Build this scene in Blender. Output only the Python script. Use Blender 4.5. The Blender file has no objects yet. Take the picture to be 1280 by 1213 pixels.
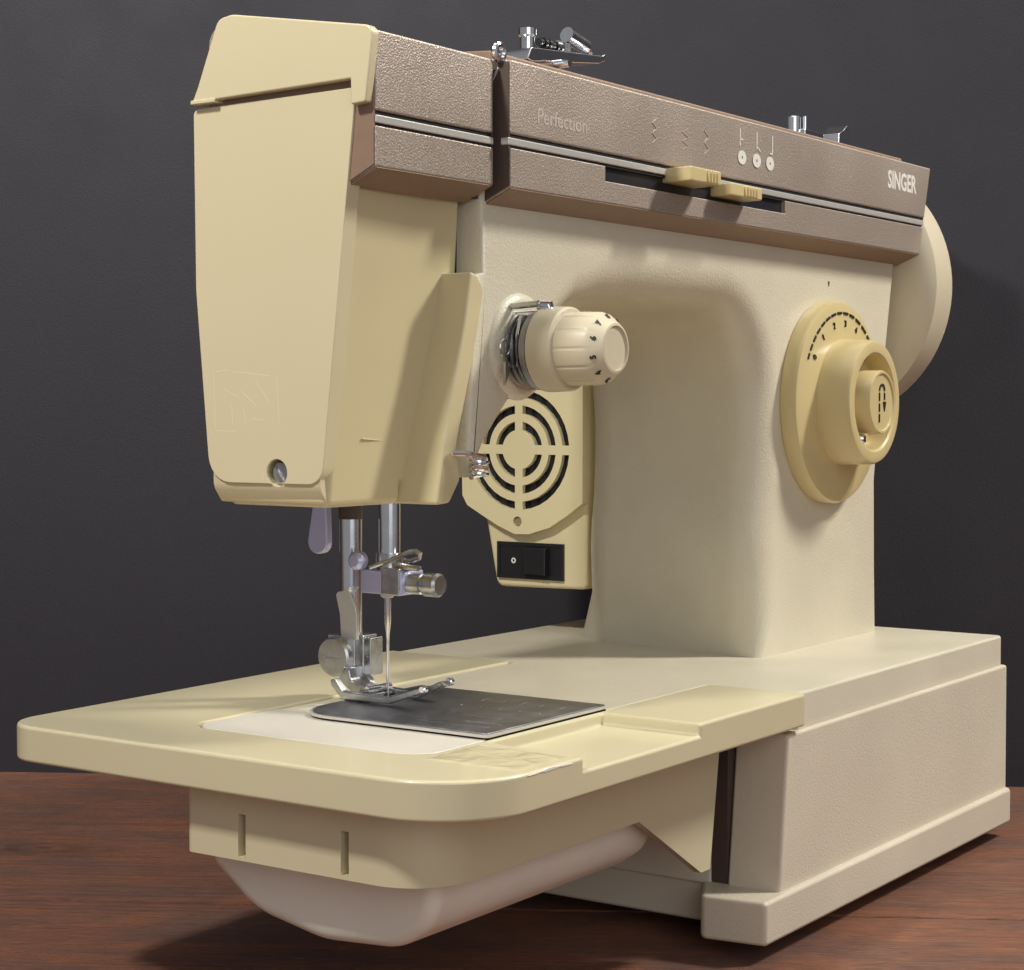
import bpy, bmesh, math, random
from mathutils import Vector, Matrix
random.seed(4)
C = bpy.context.scene.collection
scene = bpy.context.scene
PI = math.pi

# ---------------------------------------------------------------- camera
CAM = Vector((-.58652, -.29767, .195))
yaw = math.radians(34.6); pit = math.atan(103.5/2380)
dv = Vector((math.cos(yaw), math.sin(yaw), 0)); rv = Vector((math.sin(yaw), -math.cos(yaw), 0)); uz = Vector((0, 0, 1))
Fv = dv*math.cos(pit) - uz*math.sin(pit); Uv = uz*math.cos(pit) + dv*math.sin(pit)
cd = bpy.data.cameras.new('camera'); cam = bpy.data.objects.new('camera', cd); C.objects.link(cam)
cd.lens = 36*2380/1280; cd.sensor_width = 36; cd.clip_start = .02; cd.clip_end = 50
m = Matrix((rv, Uv, -Fv)).transposed().to_4x4(); m.translation = CAM
cam.matrix_world = m
scene.camera = cam

# ---------------------------------------------------------------- light
w = bpy.data.worlds.new('World'); scene.world = w; w.use_nodes = True
w.node_tree.nodes['Background'].inputs[0].default_value = (.92, .95, 1.0, 1)
w.node_tree.nodes['Background'].inputs[1].default_value = .20
def area(name, loc, target, size, power, col, sy=None):
    l = bpy.data.lights.new(name, 'AREA'); l.energy = power; l.color = col; l.size = size
    if sy: l.shape = 'RECTANGLE'; l.size_y = sy
    o = bpy.data.objects.new(name, l); C.objects.link(o); o.location = loc
    o.rotation_euler = (Vector(target)-Vector(loc)).to_track_quat('-Z', 'Y').to_euler()
    return o
area('lamp_left', (-.66, .17, .83), (0, .1, .1), .08, 5.4, (1, .965, .90))
area('lamp_right', (.72, -.62, 1.15), (.05, .05, .2), .24, 30.0, (1, .97, .90))
area('front_fill', (-1.3, -1.5, .75), (0, .1, .15), 1.4, 8.5, (.95, .97, 1))  # added soft front fill, lifts the shaded lower parts
area('right_fill', (1.25, -.80, .52), (.1, .05, .25), .35, 5.0, (1, .98, .94))  # added low light from the right for the sheen on the brown panel
area('ceiling_bounce', (.1, .1, 1.9), (.1, .1, 0), 1.6, 9.0, (1, .97, .93))  # added overhead light standing in for bounce off the unseen ceiling
scene.view_settings.view_transform = 'Standard'; scene.view_settings.look = 'None'
scene.view_settings.exposure = .24; scene.view_settings.gamma = 1

# ---------------------------------------------------------------- materials
def mat(name, col, rough=.5, metal=0, noise=None, bump=None, spec=.5, coat=0, tint=None, smudge=0):
    """noise=(scale, amount) colour mottling; bump=[(scale, strength, distance, detail)]; smudge = roughness variation"""
    m = bpy.data.materials.new(name); m.use_nodes = True
    nt = m.node_tree; b = nt.nodes['Principled BSDF']
    b.inputs['Base Color'].default_value = (*col, 1); b.inputs['Roughness'].default_value = rough
    b.inputs['Metallic'].default_value = metal; b.inputs['Specular IOR Level'].default_value = spec
    b.inputs['Coat Weight'].default_value = coat
    geo = nt.nodes.new('ShaderNodeNewGeometry')
    if noise:
        n = nt.nodes.new('ShaderNodeTexNoise'); n.inputs['Scale'].default_value = noise[0]; n.inputs['Detail'].default_value = 2 if noise[0] < 50 else 6
        nt.links.new(geo.outputs['Position'], n.inputs['Vector'])
        r = nt.nodes.new('ShaderNodeValToRGB'); a = noise[1]
        r.color_ramp.interpolation = 'EASE'; r.color_ramp.elements[0].position = .2; r.color_ramp.elements[1].position = .8
        t = tint or (1, 1, 1)
        r.color_ramp.elements[0].color = (*[c*(1-a)*k for c, k in zip(col, t)], 1)
        r.color_ramp.elements[1].color = (*[min(1, c*(1+a)) for c in col], 1)
        nt.links.new(n.outputs['Fac'], r.inputs['Fac']); nt.links.new(r.outputs['Color'], b.inputs['Base Color'])
    if smudge:
        n = nt.nodes.new('ShaderNodeTexNoise'); n.inputs['Scale'].default_value = 30; n.inputs['Detail'].default_value = 3
        nt.links.new(geo.outputs['Position'], n.inputs['Vector'])
        mr = nt.nodes.new('ShaderNodeMapRange'); mr.inputs['From Min'].default_value = .2; mr.inputs['From Max'].default_value = .8
        mr.inputs['To Min'].default_value = max(.02, rough-smudge); mr.inputs['To Max'].default_value = min(1, rough+smudge)
        nt.links.new(n.outputs['Fac'], mr.inputs['Value']); nt.links.new(mr.outputs['Result'], b.inputs['Roughness'])
    prev = None
    for (s, st, dist, det) in (bump or []):
        n = nt.nodes.new('ShaderNodeTexNoise'); n.inputs['Scale'].default_value = s; n.inputs['Detail'].default_value = det
        nt.links.new(geo.outputs['Position'], n.inputs['Vector'])
        bp = nt.nodes.new('ShaderNodeBump'); bp.inputs['Strength'].default_value = st; bp.inputs['Distance'].default_value = dist
        nt.links.new(n.outputs['Fac'], bp.inputs['Height'])
        if prev: nt.links.new(prev.outputs['Normal'], bp.inputs['Normal'])
        prev = bp
    if prev: nt.links.new(prev.outputs['Normal'], b.inputs['Normal'])
    return m

M = {}
M['cream'] = mat('cream_textured_paint', (.66, .60, .455), .38, noise=(30, .04), bump=[(1100, .34, .0006, 2), (90, .06, .001, 2)], smudge=.06)
M['base'] = mat('beige_textured_paint', (.62, .55, .43), .44, noise=(14, .05), bump=[(1300, .26, .0005, 2)], smudge=.08)
M['knob'] = mat('cream_smooth_plastic', (.60, .53, .38), .38, noise=(40, .03), smudge=.06)
M['deck'] = mat('cream_smooth_deck', (.65, .595, .46), .40, noise=(22, .05), bump=[(900, .2, .0004, 2)], smudge=.08)
M['inlay'] = mat('pale_grey_deck_paint', (.62, .58, .50), .38, noise=(22, .03), bump=[(900, .15, .0004, 2)], smudge=.08)
M['bed'] = mat('ivory_bed_plastic', (.61, .545, .355), .33, noise=(9, .03), bump=[(600, .06, .0004, 2)], smudge=.02, coat=.25)
M['yellow'] = mat('ivory_plastic', (.62, .53, .315), .36, noise=(14, .035), bump=[(600, .06, .0004, 2)], smudge=.04, coat=.1)
M['face'] = mat('ivory_face_plastic', (.67, .585, .375), .34, noise=(9, .03), bump=[(600, .05, .0004, 2)], smudge=.03, coat=.2)
M['motor'] = mat('yellowed_motor_plastic', (.72, .63, .38), .4, noise=(18, .04), bump=[(500, .08, .0004, 2)], smudge=.06)
M['dial'] = mat('mustard_ivory_plastic', (.62, .50, .25), .35, noise=(20, .04), smudge=.03, coat=.3)
M['belly'] = mat('pale_plastic_underside', (.80, .75, .64), .65, noise=(20, .05))
M['brown'] = mat('brown_metallic_textured_paint', (.43, .355, .295), .42, metal=.45, noise=(1500, .26), bump=[(1600, .38, .0006, 2)], smudge=.08)
M['brownside'] = mat('brown_smooth_paint', (.26, .17, .115), .5, metal=.1, noise=(200, .06))
M['gap'] = mat('shaded_brown_end', (.085, .055, .042), .55)  # brown end skin darkened to paint the shade between the panels
M['browndark'] = mat('dark_brown_plastic', (.07, .045, .035), .5)
M['black'] = mat('black_plastic', (.012, .012, .014), .38, smudge=.08)
M['void'] = mat('black_interior', (.004, .004, .004), .9)
M['chrome'] = mat('chrome', (.88, .88, .90), .15, metal=1, noise=(150, .06), smudge=.05)
M['steel'] = mat('worn_steel', (.55, .55, .55), .28, metal=1, noise=(180, .25), bump=[(900, .08, .0003, 3)], smudge=.1)
M['plate'] = mat('dark_brushed_plate', (.33, .33, .35), .38, metal=1, noise=(120, .2), bump=[(700, .06, .0003, 3)], smudge=.12)
M['violet'] = mat('bluish_chrome', (.55, .55, .78), .32, metal=.5, smudge=.08)
M['silver'] = mat('silver_trim', (.66, .63, .58), .32, metal=.45)
M['white'] = mat('white_print_and_highlight', (.72, .69, .63), .5)
M['faint'] = mat('worn_white_print', (.50, .435, .385), .5)
M['ink'] = mat('dark_print', (.02, .018, .015), .5)
M['resid'] = mat('old_adhesive_residue', (.73, .655, .46), .3)
M['rubber'] = mat('black_rubber', (.015, .015, .015), .8)

# ---------------------------------------------------------------- helpers
ROOT = Vector((.03, .10, 0))
def link(name, me, material=None, parent=None, bevel=0, seg=3, smooth=True, ang=35):
    if parent is not None: me.transform(Matrix.Translation(-ROOT))
    o = bpy.data.objects.new(name, me); C.objects.link(o)
    if parent is not None: o.parent = parent
    if material:
        me.materials.clear(); me.materials.append(material)
    for p in me.polygons: p.use_smooth = smooth
    if bevel:
        b = o.modifiers.new('bevel', 'BEVEL'); b.width = bevel; b.segments = seg; b.limit_method = 'ANGLE'
        b.angle_limit = math.radians(ang); b.harden_normals = True; b.use_clamp_overlap = True
    elif smooth:
        me.set_sharp_from_angle(angle=math.radians(32))
    return o
def bmmesh(bm, name='m'):
    bmesh.ops.recalc_face_normals(bm, faces=bm.faces)
    me = bpy.data.meshes.new(name); bm.to_mesh(me); bm.free(); return me
def to3(p, t, ax):
    return {'x': (t, p[0], p[1]), 'y': (p[0], t, p[1]), 'z': (p[0], p[1], t)}[ax]
def add_prism(bm, pts, ax, a, b, pts2=None):
    pts2 = pts2 or pts
    v0 = [bm.verts.new(to3(p, a, ax)) for p in pts]; v1 = [bm.verts.new(to3(p, b, ax)) for p in pts2]
    bm.faces.new(v0); bm.faces.new(v1[::-1]); n = len(pts)
    for i in range(n): bm.faces.new((v0[i], v1[i], v1[(i+1) % n], v0[(i+1) % n]))
def prism(pts, ax, a, b, pts2=None):
    bm = bmesh.new(); add_prism(bm, pts, ax, a, b, pts2); return bmmesh(bm)
def add_box(bm, x0, x1, y0, y1, z0, z1): add_prism(bm, [(x0, y0), (x1, y0), (x1, y1), (x0, y1)], 'z', z0, z1)
def box(*a):
    bm = bmesh.new(); add_box(bm, *a); return bmmesh(bm)
def rnd(pts, n=6):
    """2D polygon; items (x, y) or (x, y, r) with corner radius r"""
    out = []; N = len(pts)
    for i, p in enumerate(pts):
        if len(p) == 2 or p[2] == 0: out.append((p[0], p[1])); continue
        P = Vector(p[:2]); A = Vector(pts[i-1][:2]); B = Vector(pts[(i+1) % N][:2]); r = p[2]
        u = (A-P).normalized(); v = (B-P).normalized(); an = u.angle(v)
        d = min(r/math.tan(an/2), (A-P).length*.49, (B-P).length*.49); r = d*math.tan(an/2)
        c = P+(u+v).normalized()*(r/math.sin(an/2)); s = P+u*d-c; e = P+v*d-c
        a0 = math.atan2(s.y, s.x); a1 = math.atan2(e.y, e.x); da = (a1-a0+PI) % (2*PI)-PI
        for k in range(n+1):
            a = a0+da*k/n; out.append((c.x+r*math.cos(a), c.y+r*math.sin(a)))
    return out
def add_lathe(bm, prof, ax, cen, seg=48, mod=None):
    """prof [(r, t)], t absolute along ax; closed at both ends"""
    rings = []
    for j, (r, t) in enumerate(prof):
        ring = []
        for k in range(seg):
            a = 2*PI*k/seg; rr = r*(mod(j, a) if mod else 1); u, v = rr*math.cos(a), rr*math.sin(a)
            p = {'x': (t, cen[1]+u, cen[2]+v), 'y': (cen[0]+u, t, cen[2]+v), 'z': (cen[0]+u, cen[1]+v, t)}[ax]
            ring.append(bm.verts.new(p))
        rings.append(ring)
    for a, b in zip(rings, rings[1:]):
        for k in range(seg): bm.faces.new((a[k], a[(k+1) % seg], b[(k+1) % seg], b[k]))
    bm.faces.new(rings[0]); bm.faces.new(rings[-1][::-1])
def lathe(prof, ax, cen, seg=48, mod=None):
    bm = bmesh.new(); add_lathe(bm, prof, ax, cen, seg, mod); return bmmesh(bm)
def add_tube(bm, pts, r, seg=10, r2=None):
    pts = [Vector(p) for p in pts]; rings = []; n = len(pts); up = None
    for i, p in enumerate(pts):
        t = (pts[min(i+1, n-1)]-pts[max(i-1, 0)]).normalized()
        if up is None: up = t.orthogonal().normalized()
        up = (up-t*up.dot(t)).normalized(); s = t.cross(up)
        rr = r if r2 is None else r+(r2-r)*i/(n-1)
        rings.append([bm.verts.new(p+(up*math.cos(2*PI*k/seg)+s*math.sin(2*PI*k/seg))*rr) for k in range(seg)])
    for a, b in zip(rings, rings[1:]):
        for k in range(seg): bm.faces.new((a[k], a[(k+1) % seg], b[(k+1) % seg], b[k]))
    bm.faces.new(rings[0]); bm.faces.new(rings[-1][::-1])
def tube(pts, r, seg=10, r2=None):
    bm = bmesh.new(); add_tube(bm, pts, r, seg, r2); return bmmesh(bm)
def boolean(me, cutters, op='DIFFERENCE'):
    """me (mesh) with cutter meshes; returns a new mesh and removes the helpers"""
    a = bpy.data.objects.new('work', me); C.objects.link(a); cs = []
    for c in cutters:
        o = bpy.data.objects.new('cut', c); C.objects.link(o); cs.append(o)
        md = a.modifiers.new('b', 'BOOLEAN'); md.operation = op; md.object = o; md.solver = 'EXACT'
    bpy.context.view_layer.update()
    res = bpy.data.meshes.new_from_object(a.evaluated_get(bpy.context.evaluated_depsgraph_get()))
    for o in [a]+cs: bpy.data.objects.remove(o)
    bm = bmesh.new(); bm.from_mesh(res)
    bmesh.ops.remove_doubles(bm, verts=bm.verts, dist=1e-6)
    bmesh.ops.dissolve_limit(bm, angle_limit=math.radians(.5), verts=bm.verts, edges=bm.edges)
    bm.to_mesh(res); bm.free()
    return res
def text(s, size, loc, rot, extrude=.00006, bold=0, sx=1, parent=None, material=None, name='lettering', align='CENTER'):
    cu = bpy.data.curves.new('t', 'FONT'); cu.body = s; cu.size = size; cu.extrude = extrude; cu.offset = bold
    cu.align_x = align; cu.align_y = 'CENTER'; cu.resolution_u = 3
    o = bpy.data.objects.new('t', cu); C.objects.link(o); bpy.context.view_layer.update()
    me = bpy.data.meshes.new_from_object(o.evaluated_get(bpy.context.evaluated_depsgraph_get()))
    bpy.data.objects.remove(o)
    me.transform(Matrix.Translation(loc) @ rot.to_4x4() @ Matrix.Diagonal((sx, 1, 1, 1)))
    return link(name, me, material, parent, smooth=False)
FRONT = Matrix.Rotation(PI/2, 3, 'X')          # lettering that faces -Y
LEFT = Matrix.Rotation(-PI/2, 3, 'Z') @ Matrix.Rotation(PI/2, 3, 'X')   # lettering that faces -X

# ---------------------------------------------------------------- setting: backdrop and wooden table
P0 = Vector((.0814, .4916, 0)); bd = Vector((.2681, -.4586, 0)).normalized(); bn = Vector((bd.y, -bd.x, 0))
if bn.dot(Vector((-1, -1, 0))) < 0: bn = -bn            # bn points toward the viewer
def frame_mesh(a0, a1, d0, d1, z0, z1, cuts=1):
    bm = bmesh.new()
    pts = [(P0+bd*a+bn*d) for a, d in ((a0, d0), (a1, d0), (a1, d1), (a0, d1))]
    add_prism(bm, [(p.x, p.y) for p in pts], 'z', z0, z1); return bmmesh(bm)
mb = mat('dark_backdrop_paper', (.0275, .0255, .0335), .62, noise=(2.2, .25), bump=[(900, .2, .0005, 4), (5, .12, .01, 2)], smudge=.05)
bk = link('backdrop', frame_mesh(-3.2, 3.2, -.02, 0, -.02, 1.9), mb, None, smooth=False); bk['kind'] = 'structure'

def wood():
    m = bpy.data.materials.new('reddish_wood'); m.use_nodes = True; nt = m.node_tree; N = nt.nodes.new; L = nt.links.new
    b = nt.nodes['Principled BSDF']
    tc = N('ShaderNodeTexCoord'); 
    info = N('ShaderNodeObjectInfo')
    ad = N('ShaderNodeVectorMath'); ad.operation = 'MULTIPLY_ADD'
    L(info.outputs['Random'], ad.inputs[0]); ad.inputs[1].default_value = (3.1, 1.7, .9); L(tc.outputs['Object'], ad.inputs[2])
    def stretched(sx, sy, scale, det, rough=.6, dist=0):
        mp = N('ShaderNodeMapping'); mp.inputs['Scale'].default_value = (sx, sy, 1); L(ad.outputs[0], mp.inputs['Vector'])
        n = N('ShaderNodeTexNoise'); n.inputs['Scale'].default_value = scale; n.inputs['Detail'].default_value = det
        n.inputs['Roughness'].default_value = rough; n.inputs['Distortion'].default_value = dist
        L(mp.outputs[0], n.inputs['Vector']); return n
    big = stretched(5, 13, 1.7, 7, .66, 1.8); fine = stretched(22, 150, 5, 10, .8, .8); streak = stretched(2.6, 7, 3, 9, .66, 2.6)
    r1 = N('ShaderNodeValToRGB'); e = r1.color_ramp.elements
    e[0].position = .28; e[0].color = (.15, .062, .042, 1); e[1].position = .78; e[1].color = (.33, .165, .10, 1)
    k = r1.color_ramp.elements.new(.5); k.color = (.23, .088, .050, 1)
    L(streak.outputs['Fac'], r1.inputs['Fac'])
    r2 = N('ShaderNodeValToRGB'); e = r2.color_ramp.elements
    e[0].position = .40; e[0].color = (.195, .108, .085, 1); e[1].position = .62; e[1].color = (.37, .140, .068, 1)
    L(big.outputs['Fac'], r2.inputs['Fac'])
    mx = N('ShaderNodeMix'); mx.data_type = 'RGBA'; mx.inputs['Factor'].default_value = .62
    L(r1.outputs[0], mx.inputs['A']); L(r2.outputs[0], mx.inputs['B'])
    r3 = N('ShaderNodeMapRange'); r3.inputs['From Min'].default_value = .30; r3.inputs['From Max'].default_value = .66
    r3.inputs['To Min'].default_value = .34; r3.inputs['To Max'].default_value = 1.15; L(fine.outputs['Fac'], r3.inputs['Value'])
    lines = stretched(.5, 300, 5, 3, .5, .05)
    r4 = N('ShaderNodeMapRange'); r4.inputs['From Min'].default_value = .35; r4.inputs['From Max'].default_value = .55
    r4.inputs['To Min'].default_value = .70; r4.inputs['To Max'].default_value = 1.03; L(lines.outputs['Fac'], r4.inputs['Value'])
    r5 = N('ShaderNodeMath'); r5.operation = 'MULTIPLY'; L(r3.outputs['Result'], r5.inputs[0]); L(r4.outputs['Result'], r5.inputs[1])
    # knot
    mpk = N('ShaderNodeMapping'); mpk.inputs['Location'].default_value = KNOT; mpk.inputs['Scale'].default_value = (1, 1.7, 0)
    L(tc.outputs['Object'], mpk.inputs['Vector'])
    ln = N('ShaderNodeVectorMath'); ln.operation = 'LENGTH'; L(mpk.outputs[0], ln.inputs[0])
    wv = N('ShaderNodeMath'); wv.operation = 'MULTIPLY_ADD'; wv.inputs[1].default_value = 420
    wn = N('ShaderNodeMath'); wn.operation = 'MULTIPLY'; wn.inputs[1].default_value = 9; L(big.outputs['Fac'], wn.inputs[0])
    L(ln.outputs['Value'], wv.inputs[0]); L(wn.outputs[0], wv.inputs[2])
    sn = N('ShaderNodeMath'); sn.operation = 'SINE'; L(wv.outputs[0], sn.inputs[0])
    fall = N('ShaderNodeMapRange'); fall.inputs['From Min'].default_value = .008; fall.inputs['From Max'].default_value = .04
    fall.inputs['To Min'].default_value = 1; fall.inputs['To Max'].default_value = 0; L(ln.outputs['Value'], fall.inputs['Value'])
    kd = N('ShaderNodeMath'); kd.operation = 'MULTIPLY'; L(sn.outputs[0], kd.inputs[0]); L(fall.outputs['Result'], kd.inputs[1])
    ks = N('ShaderNodeMath'); ks.operation = 'MULTIPLY_ADD'; ks.inputs[1].default_value = .16; ks.inputs[2].default_value = 1; L(kd.outputs[0], ks.inputs[0])
    kf = N('ShaderNodeMath'); kf.operation = 'MULTIPLY_ADD'; kf.inputs[1].default_value = -.30; L(fall.outputs['Result'], kf.inputs[0]); L(ks.outputs[0], kf.inputs[2])
    m2 = N('ShaderNodeMath'); m2.operation = 'MULTIPLY'; L(r5.outputs[0], m2.inputs[0]); L(kf.outputs[0], m2.inputs[1])
    gm = N('ShaderNodeMath'); gm.operation = 'MULTIPLY'; gm.inputs[1].default_value = 1.25; L(m2.outputs[0], gm.inputs[0]); m2 = gm
    sc = N('ShaderNodeVectorMath'); sc.operation = 'SCALE'; L(mx.outputs['Result'], sc.inputs[0]); L(m2.outputs[0], sc.inputs['Scale'])
    L(sc.outputs[0], b.inputs['Base Color'])
    b.inputs['Roughness'].default_value = .52; b.inputs['Specular IOR Level'].default_value = .35
    bp = N('ShaderNodeBump'); bp.inputs['Strength'].default_value = .7; bp.inputs['Distance'].default_value = .0020
    L(r5.outputs[0], bp.inputs['Height']); L(bp.outputs['Normal'], b.inputs['Normal'])
    return m
# plank frame: object space x along bd, y toward the viewer
bang = math.atan2(bd.y, bd.x)
knot_w = Vector((-.0218, .3388, 0))-P0
KNOT = (-knot_w.dot(bd), -knot_w.dot(Vector((-bd.y, bd.x, 0)))*1.7, 0)
mw = wood()
table = bpy.data.objects.new('wooden_table', None); C.objects.link(table)
table.location = P0; table.rotation_euler = (0, 0, bang)
table['label'] = 'reddish brown wooden table top of wide planks under the sewing machine'; table['category'] = 'table'
sgn = 1 if Vector((-bd.y, bd.x, 0)).dot(bn) > 0 else -1
edges = [-.04, .2517, .52, .80]
for i, (a, b_) in enumerate(zip(edges, edges[1:])):
    g = .0007; bm = bmesh.new(); y0, y1 = sorted((sgn*(a+g), sgn*(b_-g)))
    add_box(bm, -2.6, 2.6, y0, y1, -.028, -.0002*i if i else 0)
    o = bpy.data.objects.new('plank', bmmesh(bm)); C.objects.link(o); o.parent = table; o.data.materials.append(mw)
    bv = o.modifiers.new('bevel', 'BEVEL'); bv.width = .0005; bv.segments = 2

bm = bmesh.new(); y0, y1 = sorted((sgn*-.03, sgn*.79)); add_box(bm, -2.59, 2.59, y0, y1, -.05, -.0285)
o = bpy.data.objects.new('under_board', bmmesh(bm)); C.objects.link(o); o.parent = table; o.data.materials.append(mat('dark_under_board', (.03, .02, .015), .8))

# ---------------------------------------------------------------- sewing machine
S = bpy.data.objects.new('sewing_machine', None); C.objects.link(S); S.location = ROOT
S['label'] = 'cream and brown vintage sewing machine with metal presser foot standing on wooden table'; S['category'] = 'sewing machine'

# ---- base box
bm = bmesh.new()
# lower body, left wall slightly raked
v = [(.0150, .0025, .0205), (.2410, .0025, .0205), (.2410, .190, .0205), (.0150, .190, .0205),
     (.0215, .0025, .0772), (.2405, .0025, .0772), (.2405, .190, .0772), (.0215, .190, .0772)]
vs = [bm.verts.new(p) for p in v]
for f in ((3, 2, 1, 0), (4, 5, 6, 7), (0, 1, 5, 4), (1, 2, 6, 5), (2, 3, 7, 6), (3, 0, 4, 7)): bm.faces.new([vs[i] for i in f])
basebody = boolean(bmmesh(bm), [box(-.02, .024, .0235, .030, 0, .09)])
base = link('base', basebody, M['base'], S, .0014)
link('base_top', prism(rnd([(.0322, .0042), (.2392, .0042, .003), (.2392, .194, .006), (.0405, .194), (.0405, .1346), (-.1434, .1346, .010), (-.1434, .0407, .010), (.0322, .0407)]), 'z', .0765, .0905), M['deck'], S, .0012)
link('plinth', prism(rnd([(.0000, .0000, .002), (.2416, .0000, .003), (.2416, .192, .004), (.0165, .192), (.0165, .034), (-.0035, .024, .003)]), 'z', .0062, .0218), M['base'], base, .0016)
link('side_seam', box(.0155, .026, .0236, .0298, .006, .0775), M['browndark'], base)
# lower inner wall of the base behind the skirt
for x, y in ((.03, .03), (.22, .02), (.22, .17), (.03, .17)):
    link('rubber_foot', lathe([(.009, 0), (.0095, .004), (.0085, .0085)], 'z', (x, y, 0), 24), M['rubber'], S)

# ---- free arm (pale deck + rounded underside)
fa = link('free_arm', prism(rnd([(-.1434, .0407, .010), (.0398, .0407), (.0398, .1346), (-.1434, .1346, .010)]), 'z', .0600, .0768), M['deck'], S, .0009)
link('arm_end_plate', prism(rnd([(-.1432, .0408, .010), (-.1020, .0408), (-.1020, .1347), (-.1432, .1347, .010)]), 'z', .0895, .0907), M['inlay'], fa, .0004)
sec = rnd([(.119, .060), (.119, .051, .010), (.100, .0372, .03), (.073, .0322, .04), (.044, .0342, .02), (.0300, .0435, .014), (.0285, .060)], 10)
link('free_arm_underside', prism(sec, 'x', -.152, -.026), M['belly'], fa, .005, 4)
link('arm_neck', box(-.030, .020, .050, .110, .036, .062), M['belly'], fa, .004)
# ---- extension bed
ext = prism(rnd([(.0305, .0000, .002), (.0305, .0400), (-.1440, .0400, .0105), (-.1440, .1355, .0105), (.0400, .1355), (.0400, .1960, .002), (-.1748, .1900, .016), (-.1760, .0000, .030)], 9), 'z', .0792, .0910)
rec = boolean(ext, [prism([(-.1190, -.01), (-.0475, -.01), (-.0470, .0375), (-.1130, .0375)], 'z', .0869, .12)])
bed = link('extension_bed', rec, M['bed'], S, .0012)
sk = prism(rnd([(-.0060, .0205), (-.0060, .1150), (-.1655, .1150, .003), (-.1655, .0205, .020)], 8), 'z', .0570, .0800)
wd = [prism([(-.052, .0572), (-.0095, .0315), (-.0030, .0315), (.0045, .0799), (-.052, .0799)], 'y', .0205, .0235),
      ]
sk = boolean(sk, wd, 'UNION')
sk = boolean(sk, [box(-.17, -.1605, y-.0015, y+.0015, .0582, .0712) for y in (.0915, .0515)])
skirt = link('skirt', sk, M['bed'], bed, .0006)
bm = bmesh.new(); nx, ny = 46, 40; g = []
from mathutils import noise
for i in range(nx+1):
    col_ = []
    for j in range(ny+1):
        x = -.1480+.0285*i/nx; y = .0022+.0355*j/ny
        p = Vector((x*70, y*70, 0)); h = 1-abs(noise.noise(p))*3.2; h2 = 1-abs(noise.noise(p*1.9+Vector((5, 3, 0))))*4
        e = min(1, min(i, nx-i, j, ny-j)/3)
        col_.append(bm.verts.new((x, y, .0908+e*(.00022*max(0, h)+.00014*max(0, h2)+.00032))))
    g.append(col_)
for i in range(nx):
    for j in range(ny):
        a_ = g[i][j].co
        bm.faces.new((g[i][j], g[i+1][j], g[i+1][j+1], g[i][j+1]))
bmesh.ops.delete(bm, geom=[v_ for v_ in bm.verts if not v_.link_faces], context='VERTS')
mf = mat('glossy_crinkled_film', (.61, .54, .345), .2, coat=.3)
link('crinkled_film', bmmesh(bm), mf, bed)
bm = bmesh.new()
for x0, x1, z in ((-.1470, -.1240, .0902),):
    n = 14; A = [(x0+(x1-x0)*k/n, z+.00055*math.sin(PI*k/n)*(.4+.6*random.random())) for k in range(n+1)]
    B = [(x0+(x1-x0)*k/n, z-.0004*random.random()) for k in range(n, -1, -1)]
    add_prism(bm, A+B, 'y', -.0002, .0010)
link('edge_highlight', bmmesh(bm), M['white'], bed, .0002, 2)  # white strip painting a glossy highlight along the bed's front edge
bm = bmesh.new()
for k in range(9):
    x = -.1690; y = .058-.0022*k; add_prism(bm, [(x, y), (x+.004+.002*random.random(), y-.0004), (x+.003, y+.0003)], 'z', .0905, .0908)
link('glue_mark', bmmesh(bm), M['resid'], bed)
# ---- slide plate
pl = prism(rnd([(-.1100, .0405, .0015), (-.0405, .0405, .0008), (-.0405, .1190, .0015), (-.1100, .1190, .015)], 8), 'z', .0916, .0927)
slot = [box(-.0715, -.0695, .100, .122, .09, .1), box(-.0800, -.0785, .1040, .1165, .09, .1), box(-.0760, -.0745, .1040, .1165, .09, .1), box(-.0660, -.0645, .1040, .1165, .09, .1)]
plate = link('needle_plate', boolean(pl, slot), M['plate'], S, .0003, 2)
link('plate_rim', prism(rnd([(-.1108, .0397, .0015), (-.0397, .0397, .0008), (-.0397, .1198, .0015), (-.1108, .1198, .015)], 8), 'z', .0914, .0922), M['silver'], plate)
link('plate_recess', prism(rnd([(-.1100, .0402, .0015), (-.0402, .0402, .0008), (-.0402, .1192, .0015), (-.1100, .1192, .015)], 8), 'z', .0895, .0915), M['void'], plate)
bm = bmesh.new()
for y0, y1, x in ((.046, .074, -.1015), (.046, .060, -.0945)): add_box(bm, x, x+.0006, y0, y1, .0926, .09285)
add_box(bm, -.086, -.0852, .052, .074, .0926, .09285)
link('guide_line', bmmesh(bm), M['steel'], plate)
bm = bmesh.new()
for x in (-.0792, -.0752, -.0652):
    for k in range(7):
        y = .1045+k*.0017; add_prism(bm, [(y, .0920), (y+.0014, .0920), (y+.0002, .0934)], 'x', x-.0006, x+.0006)
link('feed_dog', bmmesh(bm), M['steel'], plate)

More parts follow.
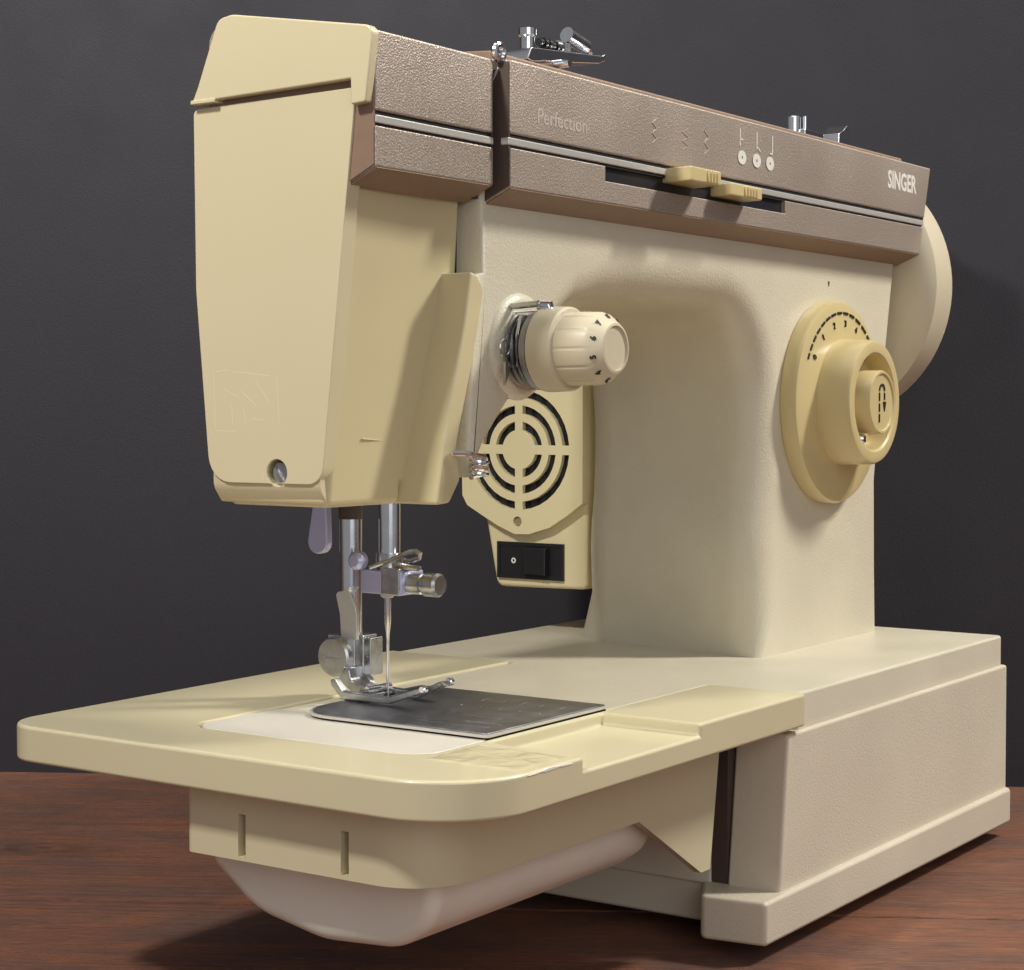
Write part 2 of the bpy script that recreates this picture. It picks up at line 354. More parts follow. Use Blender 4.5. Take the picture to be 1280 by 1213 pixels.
# ---- pillar and arm casting: C shaped outline lofted front to back with soft inner edges
def loft_body():
    P = []   # (x, z, front radius, back radius)
    def a(x, z, rf=.0025, rb=.012): P.append((x, z, rf, rb))
    a(.2215, .0905); a(.2215, .120); a(.2205, .160); a(.2250, .185); a(.2410, .262); a(.2425, .300)
    a(-.0880, .300); a(-.0880, .2365); a(-.0925, .2355); a(-.0955, .171)
    for x, z in ((-.0905, .1755), (-.0850, .1825), (-.0780, .1895), (-.0700, .1970)): a(x, z, .003, .008)
    for x, z, r in ((-.060, .2065, .005), (-.050, .2160, .007), (-.040, .2235, .010), (-.028, .2285, .013), (-.014, .2310, .014), (.005, .2320, .015), (.03, .2320, .016), (.055, .2320, .016)):
        a(x, z, r, .014)
    isr = len(P)
    for k in range(1, 9):
        t = k/8*PI/2; a(.072+.035*math.sin(t), .197+.035*math.cos(t), .016, .018)
    a(.1070, .185, .016, .020); a(.1070, .170, .016, .020); a(.1062, .155, .016, .020); a(.1042, .142, .016, .020); a(.1035, .130, .017, .02); a(.1048, .110, .017, .02); a(.1065, .0905, .017, .02)
    n = len(P); nr = []
    for i in range(n):
        A = Vector(P[i-1][:2]); B = Vector(P[(i+1) % n][:2]); t = (B-A).normalized(); nr.append(Vector((-t.y, t.x)))
    ar = sum(P[i][0]*P[(i+1) % n][1]-P[(i+1) % n][0]*P[i][1] for i in range(n))
    if ar < 0: nr = [-x for x in nr]
    y0, y1 = .058, .156
    ys = [y0+d for d in (0, .0002, .0008, .002, .004, .0065, .0095, .013, .017)] + [y1-d for d in (.020, .015, .010, .006, .003, .001, .0002, 0)]
    bm = bmesh.new(); rings = []
    for y in ys:
        ring = []
        for i, (x, z, rf, rb) in enumerate(P):
            off = 0
            for r, dd in ((rf, y-y0), (rb, y1-y)):
                if dd < r: off = max(off, r-math.sqrt(max(0, r*r-(r-dd)**2)))
            sh = .016*(y-y0)/(y1-y0) if i >= isr else (.016*(y-y0)/(y1-y0)*.5 if i >= isr-2 else 0)
            ring.append(bm.verts.new((x+sh+nr[i].x*off, y, z+nr[i].y*off if z > .0906 else z)))
        rings.append(ring)
    for A, B in zip(rings, rings[1:]):
        for i in range(n): bm.faces.new((A[i], A[(i+1) % n], B[(i+1) % n], B[i]))
    bm.faces.new(rings[0][::-1]); bm.faces.new(rings[-1])
    return bmmesh(bm)
body = link('arm_and_pillar', loft_body(), M['cream'], S)
body.data.set_sharp_from_angle(angle=math.radians(50))
# small lug where pillar meets the base at the right
link('lug', lathe([(.0022, .0905), (.0024, .093), (.0012, .0945)], 'z', (.2245, .064, 0), 12), M['cream'], body)
# tension boss
link('tension_boss', lathe([(.0180, .0590), (.0172, .0576), (.0158, .0566), (.0140, .0561), (.0, .0561)], 'y', (-.0665, 0, .2135), 64), M['cream'], body)

# ---- head
bm = bmesh.new()
bot = [(-.1470, .0735), (-.0905, .0700), (-.0905, .140), (-.118, .138), (-.1465, .1135)]
top = [(-.1470, .0600), (-.0905, .0620), (-.0905, .148), (-.115, .146), (-.1465, .1190)]
add_prism(bm, bot, 'z', .1630, .3000, top)
bmesh.ops.recalc_face_normals(bm, faces=bm.faces)
hc = bmmesh(bm)
hc = boolean(hc, [box(-.1130, -.0965, .05, .0765, .16, .1690)])
head = link('head_cover', hc, M['yellow'], S, .0028, 4)
link('head_core', box(-.0940, -.080, .0680, .146, .190, .299), M['void'], head)
link('maker_tag', box(-.1128, -.0967, .0745, .080, .1655, .1688), mat('olive_plastic', (.30, .24, .12), .5), head)
fl = rnd([(-.0985, .2362, .001), (-.0950, .2352, .003), (-.0912, .2310, .004), (-.0926, .2245, .03), (-.0960, .2090, .03), (-.1026, .1868, .02), (-.1042, .1805, .004), (-.1016, .1706, .003), (-.1070, .1634, .002), (-.1140, .1630, .001), (-.1108, .1830, .02), (-.1075, .1960, .03), (-.1015, .2200, .03)])
flm = prism(fl, 'y', .0545, .0790)
for vv in flm.vertices:
    vv.co.y += (.2362-vv.co.z)*.03
link('thread_channel_flange', flm, M['yellow'], head, .0012)
# face plate
fp = prism(rnd([(.0728, .1702, .006), (.0592, .2872, .001), (.1243, .2862, .002), (.1238, .2300, .05), (.1183, .1700, .009)], 6), 'x', -.1500, -.1440)
fpm = boolean(fp, [lathe([(.0041, -.16), (.0041, -.1467)], 'x', (0, .0906, .1735), 32)])
face = link('face_plate', fpm, M['face'], head, .0012)
link('lower_lip', boolean(prism([(-.1493, .1850), (-.1493, .1698), (-.1486, .1678), (-.1458, .1640), (-.143, .1636), (-.143, .1850)], 'y', .0740, .1176), [lathe([(.0041, -.16), (.0041, -.1467)], 'x', (0, .0906, .1735), 32)]), M['face'], face, .0016)
scr = boolean(lathe([(.0037, -.1468), (.0037, -.1474), (.0030, -.1482)], 'x', (0, .0906, .1735), 32), [box(-.16, -.1476, .0899, .0913, .16, .19)])
scr.transform(Matrix.Translation((0, .0906, .1735)) @ Matrix.Rotation(math.radians(-35), 4, 'X') @ Matrix.Translation((0, -.0906, -.1735)))
link('screw', scr, M['steel'], face)
# cap over the head
cap = rnd([(.1226, .2886), (.1205, .2925), (.1118, .3125, .004), (.1060, .3133, .008), (.0508, .3040, .0030), (.0538, .2822, .001), (.0592, .2818), (.0594, .2893), (.1226, .2878)], 4)
capo = link('top_cap', prism([(y, z) for y, z in cap], 'x', -.1522, -.1487), M['face'], head, .0010)
link('cap_lip', box(-.1526, -.147, .113, .1232, .2872, .2886), M['face'], capo, .0004)

# ---- brown top panels
def panel(x0, x1, yf, name, slotx=None, yb=.158):
    zb = .2633 if slotx else .2640
    up = rnd([(yf+.002, .2800), (yf, .2803), (yf, .3035, .0008), (.100, .3105), (yb, .3120, .006), (yb, .275), (yf+.006, .275), (yf+.006, .2800)])
    lo = [(yf, zb), (yf, .2757), (yf+.004, .2757), (yf+.004, .2765), (yb-.006, .2765), (yb-.006, .262), (yf+.0105, zb-.0045)]
    lom = prism(lo, 'x', x0, x1)
    if slotx: lom = boolean(lom, [box(slotx[0], slotx[1], .04, .0570, .2706, .29)])
    root = link(name, lom, M['brown'], S, .0005, 2)
    u = link('upper_panel', prism(up, 'x', x0, x1), M['brown'], root, .0006, 2)
    link('groove_backing', box(x0+.0006, x1-.0006, yf+.0008, yf+.005, .2745 if not slotx else .2757, .2812), M['void'], root)
    link('trim_strip', box(x0-.001 if slotx else x0+.0002, x1+.0005, yf+.0002, yf+.0035, .2766, .2790), M['silver'], root, .0004, 2)
    return root
pr = panel(-.0860, .2445, .0480, 'control_panel', (-.0290, .1078))
p2 = panel(-.1487, -.0893, .0525, 'head_panel', yb=.1190)
for ob, (x0, x1, yf) in ((pr, (-.0860, .2445, .0480)), (p2, (-.1487, -.0893, .0525))):
    # smooth side skins and bevelled underside in plain brown, gap ends painted in shade
    z0 = .2633 if ob is pr else .2640; yq = .15 if ob is pr else .112
    sk_ = [(yf+.0006, z0+.0006), (yf+.0006, .3028), (.10, .3098), (yq, .3108), (yq, .2600), (yf+.0103, z0-.0040)]
    for xa, xb in ((x0-.0004, x0+.0002), (x1-.0002, x1+.0004)):
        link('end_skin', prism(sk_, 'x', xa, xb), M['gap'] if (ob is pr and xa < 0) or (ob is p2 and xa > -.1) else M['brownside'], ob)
    un_ = [(yf+.0003, z0-.0004), (yf+.0107, z0-.0052), (yf+.0107, z0-.0043), (yf+.0005, z0+.0002)]
    link('lower_bevel', prism(un_, 'x', x0+.0004, x1-.0004), M['brownside'], ob)
link('top_lid', prism(rnd([(.060, .3035), (.060, .3085, .001), (.150, .3150, .004), (.150, .3035)]), 'x', -.080, .238), M['brownside'], pr, .0006)
link('gap_filler', box(-.0905, -.0845, .0595, .150, .2600, .3000), M['browndark'], pr)
link('slot_interior', box(-.0295, .1083, .0500, .0520, .2700, .2768), mat('dark_slot', (.010, .010, .016), .4), pr)
for ob in [pr]+list(pr.children):               # right end of the panel leans outward toward its top
    if ob.name.startswith('slot_interior'): continue
    for vv in ob.data.vertices:
        if vv.co.x+ROOT.x > .2: vv.co.x += max(0, (vv.co.z-.2600))/.044*.0130
# slide levers
def lever(x0, x1, yf, z0, z1, n, bx):
    bm = bmesh.new()
    add_prism(bm, [(x0, yf), (x1, yf), (x1+.003, .0565), (x0+.0035, .0565)], 'z', z0, z1)
    o = link('slide_lever', bmmesh(bm), M['dial'], pr, .0006, 2)
    for k in range(n):
        x = bx+.0012+k*.0023; link('grip_rib', box(x, x+.0012, yf-.0007, yf+.001, z0+.0004, z1-.0004), M['dial'], o, .0003, 2)
    return o
lever(.0108, .0335, .0370, .2740, .2792, 4, .0215)
lever(.0470, .0720, .0400, .2722, .2768, 5, .0560)
# printing on the control panel
text('SINGER', .0108, (.2243, .04797, .2938), FRONT, bold=.0003, sx=.88, parent=pr, material=M['white'], name='brand_lettering')
text('Perfection', .0070, (-.0560, .04797, .2874), FRONT, bold=.00006, sx=1.05, parent=pr, material=M['faint'], name='model_lettering')
bm = bmesh.new()
for x, tk in ((.0683, 'r'), (.0822, 'b'), (.0955, 'l')):
    add_box(bm, x-.00035, x+.00035, .0477, .0481, .2932, .3000)
    if tk == 'r': add_box(bm, x, x+.0022, .0477, .0481, .2955, .2961)
    elif tk == 'b': add_prism(bm, [(x, .2945), (x+.0030, .2925), (x+.0030, .2931), (x, .2951)], 'y', .0477, .0481)
    else: add_box(bm, x-.0022, x, .0477, .0481, .2926, .2932)
link('needle_position_mark', bmmesh(bm), M['white'], pr)
for x in (.0700, .0822, .0935):
    bd_ = boolean(lathe([(.0027, .04785), (.0027, .0477)], 'y', (x, 0, .2890), 24), [box(x-.0004, x+.0004, .04, .05, .2885, .2895)])
    for vv in bd_.vertices: vv.co.x = x+(vv.co.x-x)*1.25
    link('needle_position_badge', bd_, M['white'], pr)
bm = bmesh.new()
for x0, a, n, ss in ((.0020, .0030, 5, .0018), (.0235, .0045, 5, .0016), (.0400, .0034, 4, .0022)):
    for k in range(n):
        z = .2870+k*ss; s = a if k % 2 else 0; e = 0 if k % 2 else a
        add_prism(bm, [(x0+s, z), (x0+e, z+ss), (x0+e+.0004, z+ss), (x0+s+.0004, z)], 'y', .04775, .0481)
link('stitch_symbol', bmmesh(bm), M['faint'], pr)

# ---- top metal: eyelet, thread guide, bobbin winder
import math as _m
def ring_pts(c, r, axis, n=24, a0=0, a1=2*PI):
    out = []
    for k in range(n+1):
        a = a0+(a1-a0)*k/n; u, v = r*math.cos(a), r*math.sin(a)
        out.append({'x': (c[0], c[1]+u, c[2]+v), 'y': (c[0]+u, c[1], c[2]+v), 'z': (c[0]+u, c[1]+v, c[2])}[axis])
    return out
link('thread_eyelet', tube(ring_pts((-.0868, .0520, .3060), .0024, 'y'), .0011, 8), M['chrome'], S)
link('eyelet_stem', tube([(-.0850, .0520, .3040), (-.0872, .054, .2980), (-.088, .058, .292)], .0005, 8), M['steel'], S)
tg = bmesh.new()
add_prism(tg, rnd([(-.0470, .3115), (-.0445, .3158, .001), (.0005, .3195, .001), (.0030, .3205), (.0030, .3180), (-.0010, .3165), (-.0200, .3140), (-.0440, .3110)], 3), 'y', .068, .082)
tg = link('top_thread_guide', bmmesh(tg), M['chrome'], S, .0004, 2)
link('guide_post', lathe([(.0026, .3150), (.0026, .3205), (.0032, .3212), (.0032, .3235)], 'z', (-.0385, .074, 0), 24), M['chrome'], tg)
link('guide_screw', lathe([(.0014, .062), (.0016, .068)], 'y', (-.030, 0, .3118), 16), M['chrome'], tg)
bm = bmesh.new()
for k, r in enumerate((.0014, .0019, .0019, .0013, .0018)): add_lathe(bm, [(r, -.0300+k*.0026), (r, -.0284+k*.0026)], 'x', (0, .075, .3205), 16)
link('tension_discs', bmmesh(bm), M['black'], tg)
link('guide_disc', lathe([(.0024, -.0180), (.0024, -.0170)], 'x', (0, .075, .3205), 20), M['chrome'], tg)
link('guide_roller', tube([(-.0105, .076, .3262), (.0015, .076, .3238)], .0028, 20), M['chrome'], tg)
link('roller_arm', tube([(-.0105, .0755, .3230), (-.0100, .0755, .3200)], .0012, 10), M['chrome'], tg)
link('roller_arm', tube([(.0015, .0755, .3240), (.0045, .0755, .3225), (.0048, .0755, .3195), (.002, .0755, .3185)], .0011, 10), M['chrome'], tg)
bw = link('bobbin_winder', lathe([(.0034, .310), (.0034, .3268), (.0030, .3273)], 'z', (.2200, .100, 0), 24), M['chrome'], S)
link('winder_pin', lathe([(.0012, .312), (.0012, .3275)], 'z', (.2235, .096, 0), 12), M['chrome'], bw)
link('winder_plate', box(.2200, .2400, .094, .106, .3185, .3215), M['chrome'], bw, .0006)
link('bobbin_stop', prism(rnd([(.2560, .312), (.2690, .312), (.2690, .3265, .001), (.2660, .3285, .001), (.2615, .3255, .001), (.2570, .3235, .0005), (.2560, .3130)], 3), 'y', .094, .104), M['chrome'], bw, .0006)
link('stop_bracket', box(.235, .2560, .094, .106, .3100, .3150), M['steel'], bw, .0006)

# ---- handwheel
hw = link('handwheel', lathe([(.030, .2440), (.052, .2445), (.0600, .2465), (.0635, .2500), (.0646, .2640), (.0635, .2690), (.0600, .2705), (.030, .2710), (.0, .2710)], 'x', (0, .105, .2490), 96), M['knob'], S)
link('wheel_hub', lathe([(.026, .236), (.026, .246)], 'x', (0, .105, .2490), 48), M['deck'], hw)

# ---- stitch length dial
DX, DZ = .1665, .1950
dp = link('stitch_length_dial', lathe([(.0420, .0590), (.0432, .0575), (.0436, .0530), (.0425, .0508), (.0400, .0500), (.0270, .0492), (.0, .0492)], 'y', (DX, 0, DZ), 96), M['dial'], S)
kn = link('dial_knob', lathe([(.0270, .0495), (.0268, .0480), (.0264, .0360), (.0256, .0347), (.0243, .0343), (.0212, .0345), (.0203, .0352), (.0200, .0440), (.0, .0440)], 'y', (DX, 0, DZ), 80), M['dial'], dp)
bt = link('reverse_button', lathe([(.0136, .0445), (.0135, .0320), (.0130, .0312), (.0122, .0312), (.0118, .0319), (.0, .0319)], 'y', (DX, 0, DZ), 64), M['dial'], kn)
link('chrome_pin', lathe([(.0, .0355), (.0015, .0358), (.0022, .0368), (.0022, .0440)], 'y', (DX-.0075, 0, DZ-.0155), 20), M['chrome'], kn)
link('chrome_pin', lathe([(.0, .0385), (.0010, .0387), (.0014, .0395), (.0014, .0440)], 'y', (DX-.0120, 0, DZ-.0132), 20), M['chrome'], kn)
# printed marks
bm = bmesh.new()
def arcbox(bm, cx, cz, r0, r1, a0, a1, y0, y1, n=3):
    A = [(cx+r1*math.sin(a0+(a1-a0)*k/n), cz+r1*math.cos(a0+(a1-a0)*k/n)) for k in range(n+1)]
    B = [(cx+r0*math.sin(a1-(a1-a0)*k/n), cz+r0*math.cos(a1-(a1-a0)*k/n)) for k in range(n+1)]
    add_prism(bm, A+B, 'y', y0, y1)
ang = -62
for k in range(15):
    ln = 4.0+k*.35; arcbox(bm, DX, DZ, .0376, .0386, math.radians(ang), math.radians(ang+ln), .0494, .0501); ang += ln+2.6
link('dial_scale', bmmesh(bm), M['ink'], dp)
for s, a in (('0', -56), ('1', -36), ('2', -16), ('3', 3), ('4', 22), ('5', 40)):
    a = math.radians(a); r = .0335
    text(s, .0041, (DX+r*math.sin(a), .0494, DZ+r*math.cos(a)), Matrix.Rotation(-a, 3, 'Y').inverted() @ FRONT if False else Matrix.Rotation(a, 3, 'Y') @ FRONT, extrude=.0003, bold=0, parent=dp, material=M['ink'], name='dial_number')
bm = bmesh.new(); cx = DX+.0005
for z0, z1 in ((-.0085, -.0050), (-.0040, -.0005), (.0005, .0040)): add_box(bm, cx-.0030, cx-.0022, .0315, .0320, DZ+z0, DZ+z1)
add_box(bm, cx+.0022, cx+.0030, .0315, .0320, DZ+.0010, DZ+.0040)
arcbox(bm, cx, DZ+.0048, .0022, .0031, -PI/2, PI/2, .0315, .0320, 8)
add_prism(bm, [(cx+.0012, DZ+.0002), (cx+.0040, DZ+.0002), (cx+.0026, DZ-.0040)], 'y', .0315, .0320)
link('reverse_symbol', bmmesh(bm), M['ink'], bt)
bm = bmesh.new(); add_prism(bm, [(.1688, .2470), (.1704, .2470), (.1696, .2448)], 'y', .0578, .0582)
link('index_mark', bmmesh(bm), M['ink'], body)

# ---- upper tension assembly
TX, TZ = -.0670, .2122
bm = bmesh.new()
for y in (.0545, .0524, .0503): add_lathe(bm, [(.0122, y+.0004), (.0132, y), (.0122, y-.0004)], 'y', (TX, 0, TZ), 48)
add_lathe(bm, [(.0100, .0600), (.0100, .0505)], 'y', (TX, 0, TZ), 40)
td = link('tension_unit', bmmesh(bm), M['steel'], S)
link('spring_disc', lathe([(.0125, .0498), (.0133, .0490), (.0133, .0470), (.0120, .0460)], 'y', (TX, 0, TZ), 48), M['plate'], td)
link('tension_collar', lathe([(.0128, .0468), (.0139, .0462), (.0140, .0452), (.0137, .0378), (.0130, .0371), (.0115, .0369)], 'y', (TX, 0, TZ), 64), M['knob'], td)
def flute(j, a): return 1-.012*max(0, 1-abs(((a*12/PI) % 2)-1)/.15) if j in (1, 2) else 1
def flute(j, a):
    if j not in (1, 2, 3): return 1
    ph = (a*12/PI) % 2; return .978 if ph < .16 else 1
kb = link('tension_knob', lathe([(.0118, .0375), (.0119, .0365), (.0119, .0320), (.0117, .0262), (.0112, .0245), (.0086, .0212), (.0080, .0205), (.0072, .0203), (.0070, .0210), (.0, .0210)], 'y', (TX, 0, TZ), 180, flute), M['knob'], td)
for i, s in enumerate('3456789'):
    a = math.radians(-175+i*34); r = .01015
    p = Vector((TX+r*math.sin(a), .0229, TZ+r*math.cos(a)))
    R = Matrix.Rotation(a, 3, 'Y') @ Matrix.Rotation(-math.radians(42), 3, 'X') @ FRONT
    text(s, .0027, p, R, extrude=.0002, bold=.0001, parent=kb, material=M['ink'], name='tension_number')
# check spring, hook and bracket
br = link('tension_bracket', prism(rnd([(-.0785, .2065), (-.0705, .2060), (-.0660, .2180), (-.0690, .2230, .001), (-.0770, .2235, .002), (-.0790, .2170, .001)], 3), 'y', .0500, .0512), M['steel'], td, .0003)
link('hook_end', tube([(-.0700, .0480, .2262), (-.0696, .0442, .2262), (-.0692, .0436, .2235), (-.0700, .0465, .2205), (-.0715, .0500, .2180)], .0020, 14, .0012), M['chrome'], td)
link('thread_hook', tube([(-.0720, .0570, .2235), (-.0720, .0440, .2240), (-.0718, .0415, .2225), (-.0718, .0430, .2185)], .0012, 12), M['chrome'], td)
link('hook_guard', tube([(-.0718, .0420, .2240), (-.0712, .0440, .2205), (-.0715, .0480, .2170), (-.0730, .051, .2145)], .0016, 12), M['chrome'], td)
link('hook_pin', tube([(-.0740, .0560, .2262), (-.0740, .0455, .2268)], .0011, 12), M['steel'], td)
link('check_spring', tube(ring_pts((-.0815, .0535, .2125), .0027, 'y', 18, PI/3, 1.9*PI), .00035, 6), M['steel'], td)
link('thread_stop', prism([(-.0825, .2080), (-.0775, .2085), (-.0805, .2040), (-.0825, .2005)], 'y', .0525, .0535), M['steel'], td)

# ---- lower thread guide (coil) on the head
bm = bmesh.new()
add_tube(bm, [(-.1085, .0550, .1792), (-.1040, .0525, .1790), (-.0975, .0510, .1778), (-.0945, .0520, .1768)], .0009, 8)
pts = []
for k in range(80):
    a = k/80*2*PI*3.5; pts.append((-.0972+.0030*math.cos(a), .0525+.0026*math.sin(a), .1775-.0065*k/80))
add_tube(bm, pts, .0006, 6)
link('coil_thread_guide', bmmesh(bm), M['chrome'], head)

# ---- motor behind the pillar
MC = (.1905, .1735)
outl = rnd([(.1560, .2120, .012), (.2235, .2120, .020), (.2225, .1520, .008), (.2120, .1400, .003), (.2060, .1100, .0045), (.1570, .1110, .003)], 6)
mot = link('motor', prism(outl, 'x', .1310, .210), M['motor'], S, .002)
# vent cover: rounded plate bounded below by an arc, cut with ring sectors
dome = [(.1562, .2112), (.1562, .1500)]
for k in range(0, 13):
    t = math.radians(-50+ -80*k/12+0); dome.append((MC[0]+.0415*math.cos(t)*1.02, MC[1]+.0335*math.sin(t)-.0010))
dome = [(.1562, .2112), (.1562, .1500), (.1640, .1445), (.1740, .1385), (.1850, .1352), (.1930, .1350), (.2020, .1385), (.2120, .1435), (.2195, .1475), (.2222, .1520), (.2230, .2000), (.2150, .2112)]
dm = prism(dome, 'x', .1265, .1312)
cuts = []
for r0, r1 in ((.0090, .0128), (.0164, .0201), (.0237, .0273)):
    for q in range(4):
        h0 = math.asin(.0021/r0); h1 = math.asin(.0021/r1)
        n = 8; A = []; B = []
        for k in range(n+1):
            a = q*PI/2+h1+(PI/2-2*h1)*k/n; A.append((MC[0]+r1*math.cos(a), MC[1]+r1*math.sin(a)))
            a = q*PI/2+PI/2-h0-(PI/2-2*h0)*k/n; B.append((MC[0]+r0*math.cos(a), MC[1]+r0*math.sin(a)))
        cuts.append(prism(A+B, 'x', .12, .1300))
dm = boolean(dm, cuts + [lathe([(.0023, .12), (.0023, .130)], 'x', (0, .1913, .1408), 24)])
mc = link('vent_cover', dm, M['motor'], mot, .0006, 2)
link('vent_backing', lathe([(.0278, .1290), (.0278, .1305)], 'x', (0, MC[0], MC[1]), 64), M['void'], mc)
bm = bmesh.new()
for k in range(9):
    add_prism(bm, [(MC[0]-.025+.0055*k, MC[1]-.026), (MC[0]-.022+.0055*k, MC[1]-.026), (MC[0]-.019+.0055*k, MC[1]+.026), (MC[0]-.022+.0055*k, MC[1]+.026)], 'x', .1286, .1291)
link('motor_winding', bmmesh(bm), M['black'], mc)
link('cover_screw', lathe([(.0020, .1275), (.0020, .131)], 'x', (0, .1913, .1408), 20), mat('tan_screw', (.30, .21, .11), .5), mc)
sw = link('power_switch', box(.1300, .1320, .1690, .2042, .1150, .1306), M['black'], mot, .0005)
link('switch_rim', boolean(box(.1295, .1312, .1685, .2047, .1145, .1311), [box(.12, .14, .1700, .2032, .1160, .1296)]), M['black'], sw)
rk = prism([(.1305, .1760), (.1262, .1762), (.1270, .1890), (.1305, .1900)], 'z', .1166, .1290)
link('rocker', rk, M['black'], sw, .0006)
link('off_mark', boolean(lathe([(.0013, .12985), (.0013, .1302)], 'x', (0, .1957, .1226), 20), [lathe([(.0006, .12), (.0006, .14)], 'x', (0, .1957, .1226), 16)]), M['white'], sw)
link('motor_bracket', box(.150, .205, .150, .170, .120, .190), M['deck'], mot)

# ---- needle bar, presser bar, foot
nb = link('needle_bar', lathe([(.0038, .1430), (.0038, .175)], 'z', (-.0695, .1105, 0), 32), M['chrome'], S)
ncl = link('needle_clamp', prism(rnd([(-.0765, .1000, .001), (-.0635, .1000, .001), (-.0635, .1180, .002), (-.0765, .1180, .001)], 3), 'z', .1292, .1372), M['violet'], nb, .0006)
link('clamp_block', box(-.0770, -.0640, .1005, .1085, .1290, .1384), M['steel'], ncl, .0006)
link('clamp_screw', lathe([(.0036, .1010), (.0036, .0945), (.0030, .0942), (.0030, .0934), (.0040, .0930), (.0041, .0880), (.0034, .0870), (.0, .0870)], 'y', (-.0715, 0, .1330), 28), M['steel'], ncl)
link('clamp_stud', lathe([(.0020, -.0805), (.0032, -.0795), (.0032, -.0765), (.0022, -.0760)], 'x', (0, .1175, .1405), 20), M['violet'], ncl)
link('bar_collar', lathe([(.0048, .1372), (.0048, .1430)], 'z', (-.0695, .1105, 0), 28), M['steel'], nb)
link('thread_hook', tube([(-.0760, .1140, .1380), (-.0735, .1090, .1400), (-.0710, .1045, .1422), (-.0700, .1015, .1436), (-.0700, .0985, .1440), (-.0700, .0968, .1432), (-.0700, .0972, .1418), (-.0700, .1000, .1408), (-.0700, .1030, .1404)], .0009, 10), M['steel'], nb)
link('guide_wire', tube([(-.0740, .1040, .1392), (-.0740, .0990, .1388), (-.0740, .0945, .1386)], .0010, 8), M['steel'], nb)
ndl = bmesh.new(); add_lathe(ndl, [(.0003, .0890), (.0005, .0925), (.00055, .1120), (.0007, .1150), (.0012, .1190), (.0012, .1292)], 'z', (-.0706, .1105, 0), 12)
link('needle', bmmesh(ndl), M['chrome'], nb)
link('needle_collet', lathe([(.0018, .1275), (.0026, .1283), (.0026, .1293)], 'z', (-.0706, .1105, 0), 20), M['silver'], nb)
pb = link('presser_bar', lathe([(.0040, .1020), (.0040, .175)], 'z', (-.0680, .1290, 0), 32), M['chrome'], S)
link('bar_bushing', lathe([(.0043, .1540), (.0043, .166)], 'z', (-.0680, .1290, 0), 32), M['browndark'], pb)
link('thread_cutter', prism(rnd([(.1300, .1285, .0015), (.1240, .1300, .001), (.1205, .1230, .006), (.1205, .1125, .0005), (.1275, .1120, .0005), (.1280, .1210, .006)], 5), 'x', -.0755, -.0738), M['silver'], pb, .0003)
fc = link('foot_clamp', boolean(box(-.0745, -.0625, .1215, .1345, .1000, .1135), [box(-.08, -.0705, .1205, .1255, .09, .115)]), M['steel'], pb, .0006)
link('clamp_plate', box(-.0700, -.0630, .1185, .1235, .0995, .1128), M['steel'], fc, .0006)
ts = boolean(lathe([(.0060, -.0765), (.0068, -.0770), (.0069, -.0795), (.0063, -.0803), (.0, -.0803)], 'x', (0, .1275, .1065), 48), [box(-.09, -.0798, .1235, .1315, .1060, .1068)])
tsc = link('thumb_screw', ts, M['steel'], fc)
link('screw_shaft', lathe([(.0028, -.0770), (.0028, -.0740)], 'x', (0, .1275, .1065), 20), M['silver'], tsc)
ft = bmesh.new()
def rail(x0, x1, ytip):
    return [(.1245, .0994), (.1225, .1000), (.1190, .0959), (.1000, .0954), (ytip+.0010, .0998), (ytip-.0010, .0984), (.0990, .0932), (.1195, .0932), (.1240, .0975)]
add_prism(ft, rail(0, 0, .0850), 'x', -.0850, -.0820); add_prism(ft, rail(0, 0, .0885), 'x', -.0685, -.0655)
add_box(ft, -.0822, -.0680, .1110, .1190, .0935, .0948)
foot = link('presser_foot', bmmesh(ft), M['steel'], pb, .0004, 2)
link('foot_shank', prism(rnd([(.1290, .1030), (.1225, .1030), (.1215, .0985, .002), (.1140, .0965, .002), (.1110, .0935), (.1190, .0930), (.1260, .0975, .002)], 4), 'x', -.0775, -.0700), M['steel'], foot, .0006)
bmx = bmesh.new()
for k in range(5): add_box(bmx, -.0700+.0005, -.0690+.0005, .0480+.008*k, .0483+.008*k, .0926, .09282)
for k in range(5): add_box(bmx, -.0575, -.0545 if k % 2 else -.0530, .0480+.008*k, .0484+.008*k, .0926, .09282)
link('seam_gauge_mark', bmmesh(bmx), M['steel'], plate)
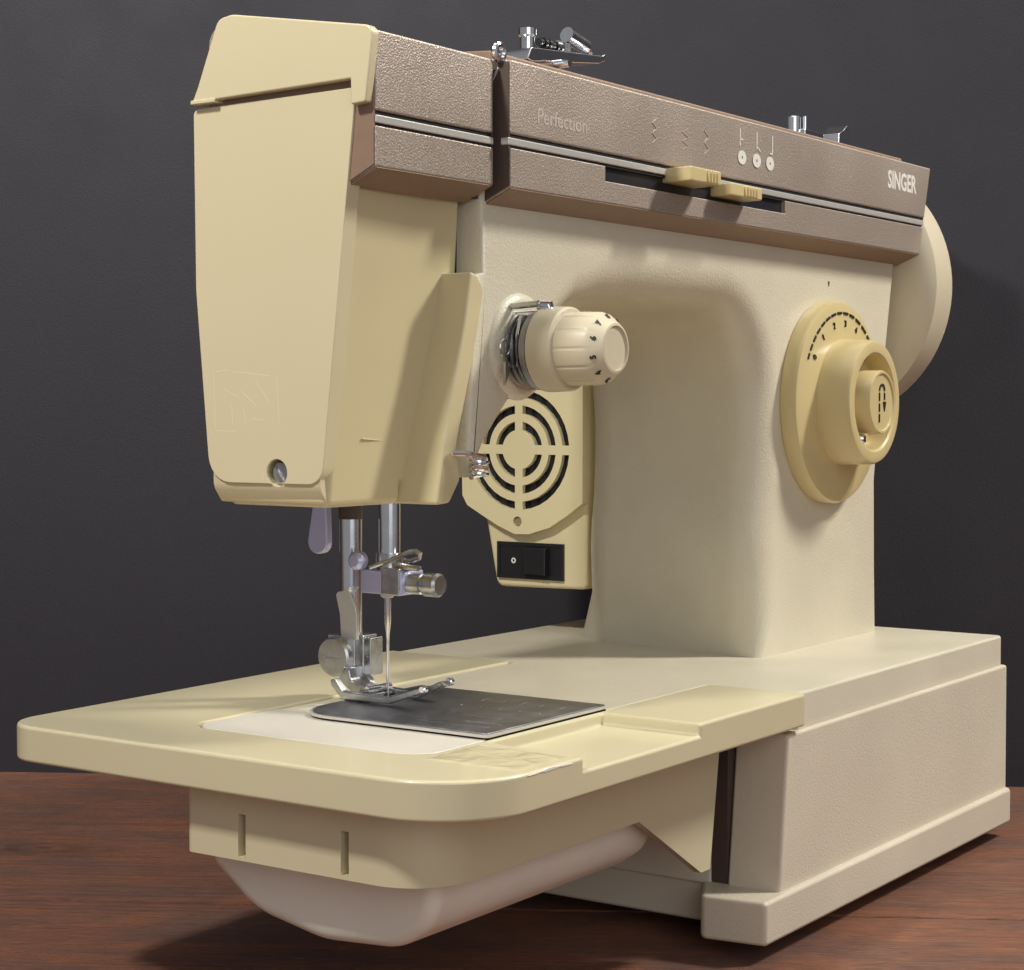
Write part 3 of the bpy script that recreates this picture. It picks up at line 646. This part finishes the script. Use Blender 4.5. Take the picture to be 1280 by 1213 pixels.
link('foot_pin', lathe([(.0012, -.0800), (.0012, -.0670)], 'x', (0, .1125, .0962), 14), M['chrome'], foot)
link('toe_tip', lathe([(.0010, -.0660), (.0014, -.0655), (.0014, -.0640)], 'x', (0, .0880, .0994), 12), M['chrome'], foot)
link('toe_tip', lathe([(.0010, -.0855), (.0014, -.0850), (.0014, -.0835)], 'x', (0, .0846, .0994), 12), M['chrome'], foot)
lf = rnd([(.1432, .1405, .0042), (.1440, .1640), (.1492, .1640), (.1535, .1405, .0042)], 6)
link('presser_lifter', prism(lf, 'x', -.0640, -.0606), M['violet'], S, .0008)

# ---- wear: old sticker outline on the face plate, scratches, glue marks on the bed
bm = bmesh.new()
def seg(bm, a, b, wd, ax, t0, t1):
    A = Vector(a); B = Vector(b); d = (B-A).normalized(); n = Vector((-d.y, d.x))*wd/2
    add_prism(bm, [tuple(A+n), tuple(B+n), tuple(B-n), tuple(A-n)], ax, t0, t1)
for a, b in (((.1155, .2045), (.1105, .2050)), ((.1085, .2045), (.0930, .2030)), ((.0905, .2025), (.0895, .1880)), ((.1165, .2040), (.1160, .1868)), ((.1160, .1862), (.1075, .1860)),
             ((.1120, .1990), (.1060, .1965)), ((.1090, .1940), (.1085, .1880)), ((.1050, .1985), (.0990, .1940)), ((.1040, .1930), (.1030, .1880)), ((.0985, .2010), (.0935, .1950)), ((.1010, .1900), (.0960, .1895))):
    seg(bm, a, b, .00030, 'x', -.150015, -.14990)
link('sticker_residue', bmmesh(bm), M['resid'], face)
bm = bmesh.new()
# the head cover leans, so the scratches follow its plane
def ycov(z): return .0735+(.0600-.0735)*(z-.163)/(.137)
for a, b in (((-.1330, .1838), (-.1240, .1832)), ((-.1195, .1842), (-.1085, .1830)), ((-.1170, .1834), (-.1080, .1824))):
    A = Vector(a); B = Vector(b); w_ = .00012; z = (a[1]+b[1])/2; y = ycov(z)-.0012
    seg(bm, a, b, w_*2, 'y', y+.0004, y+.003)
link('scratch', bmmesh(bm), M['resid'], head)
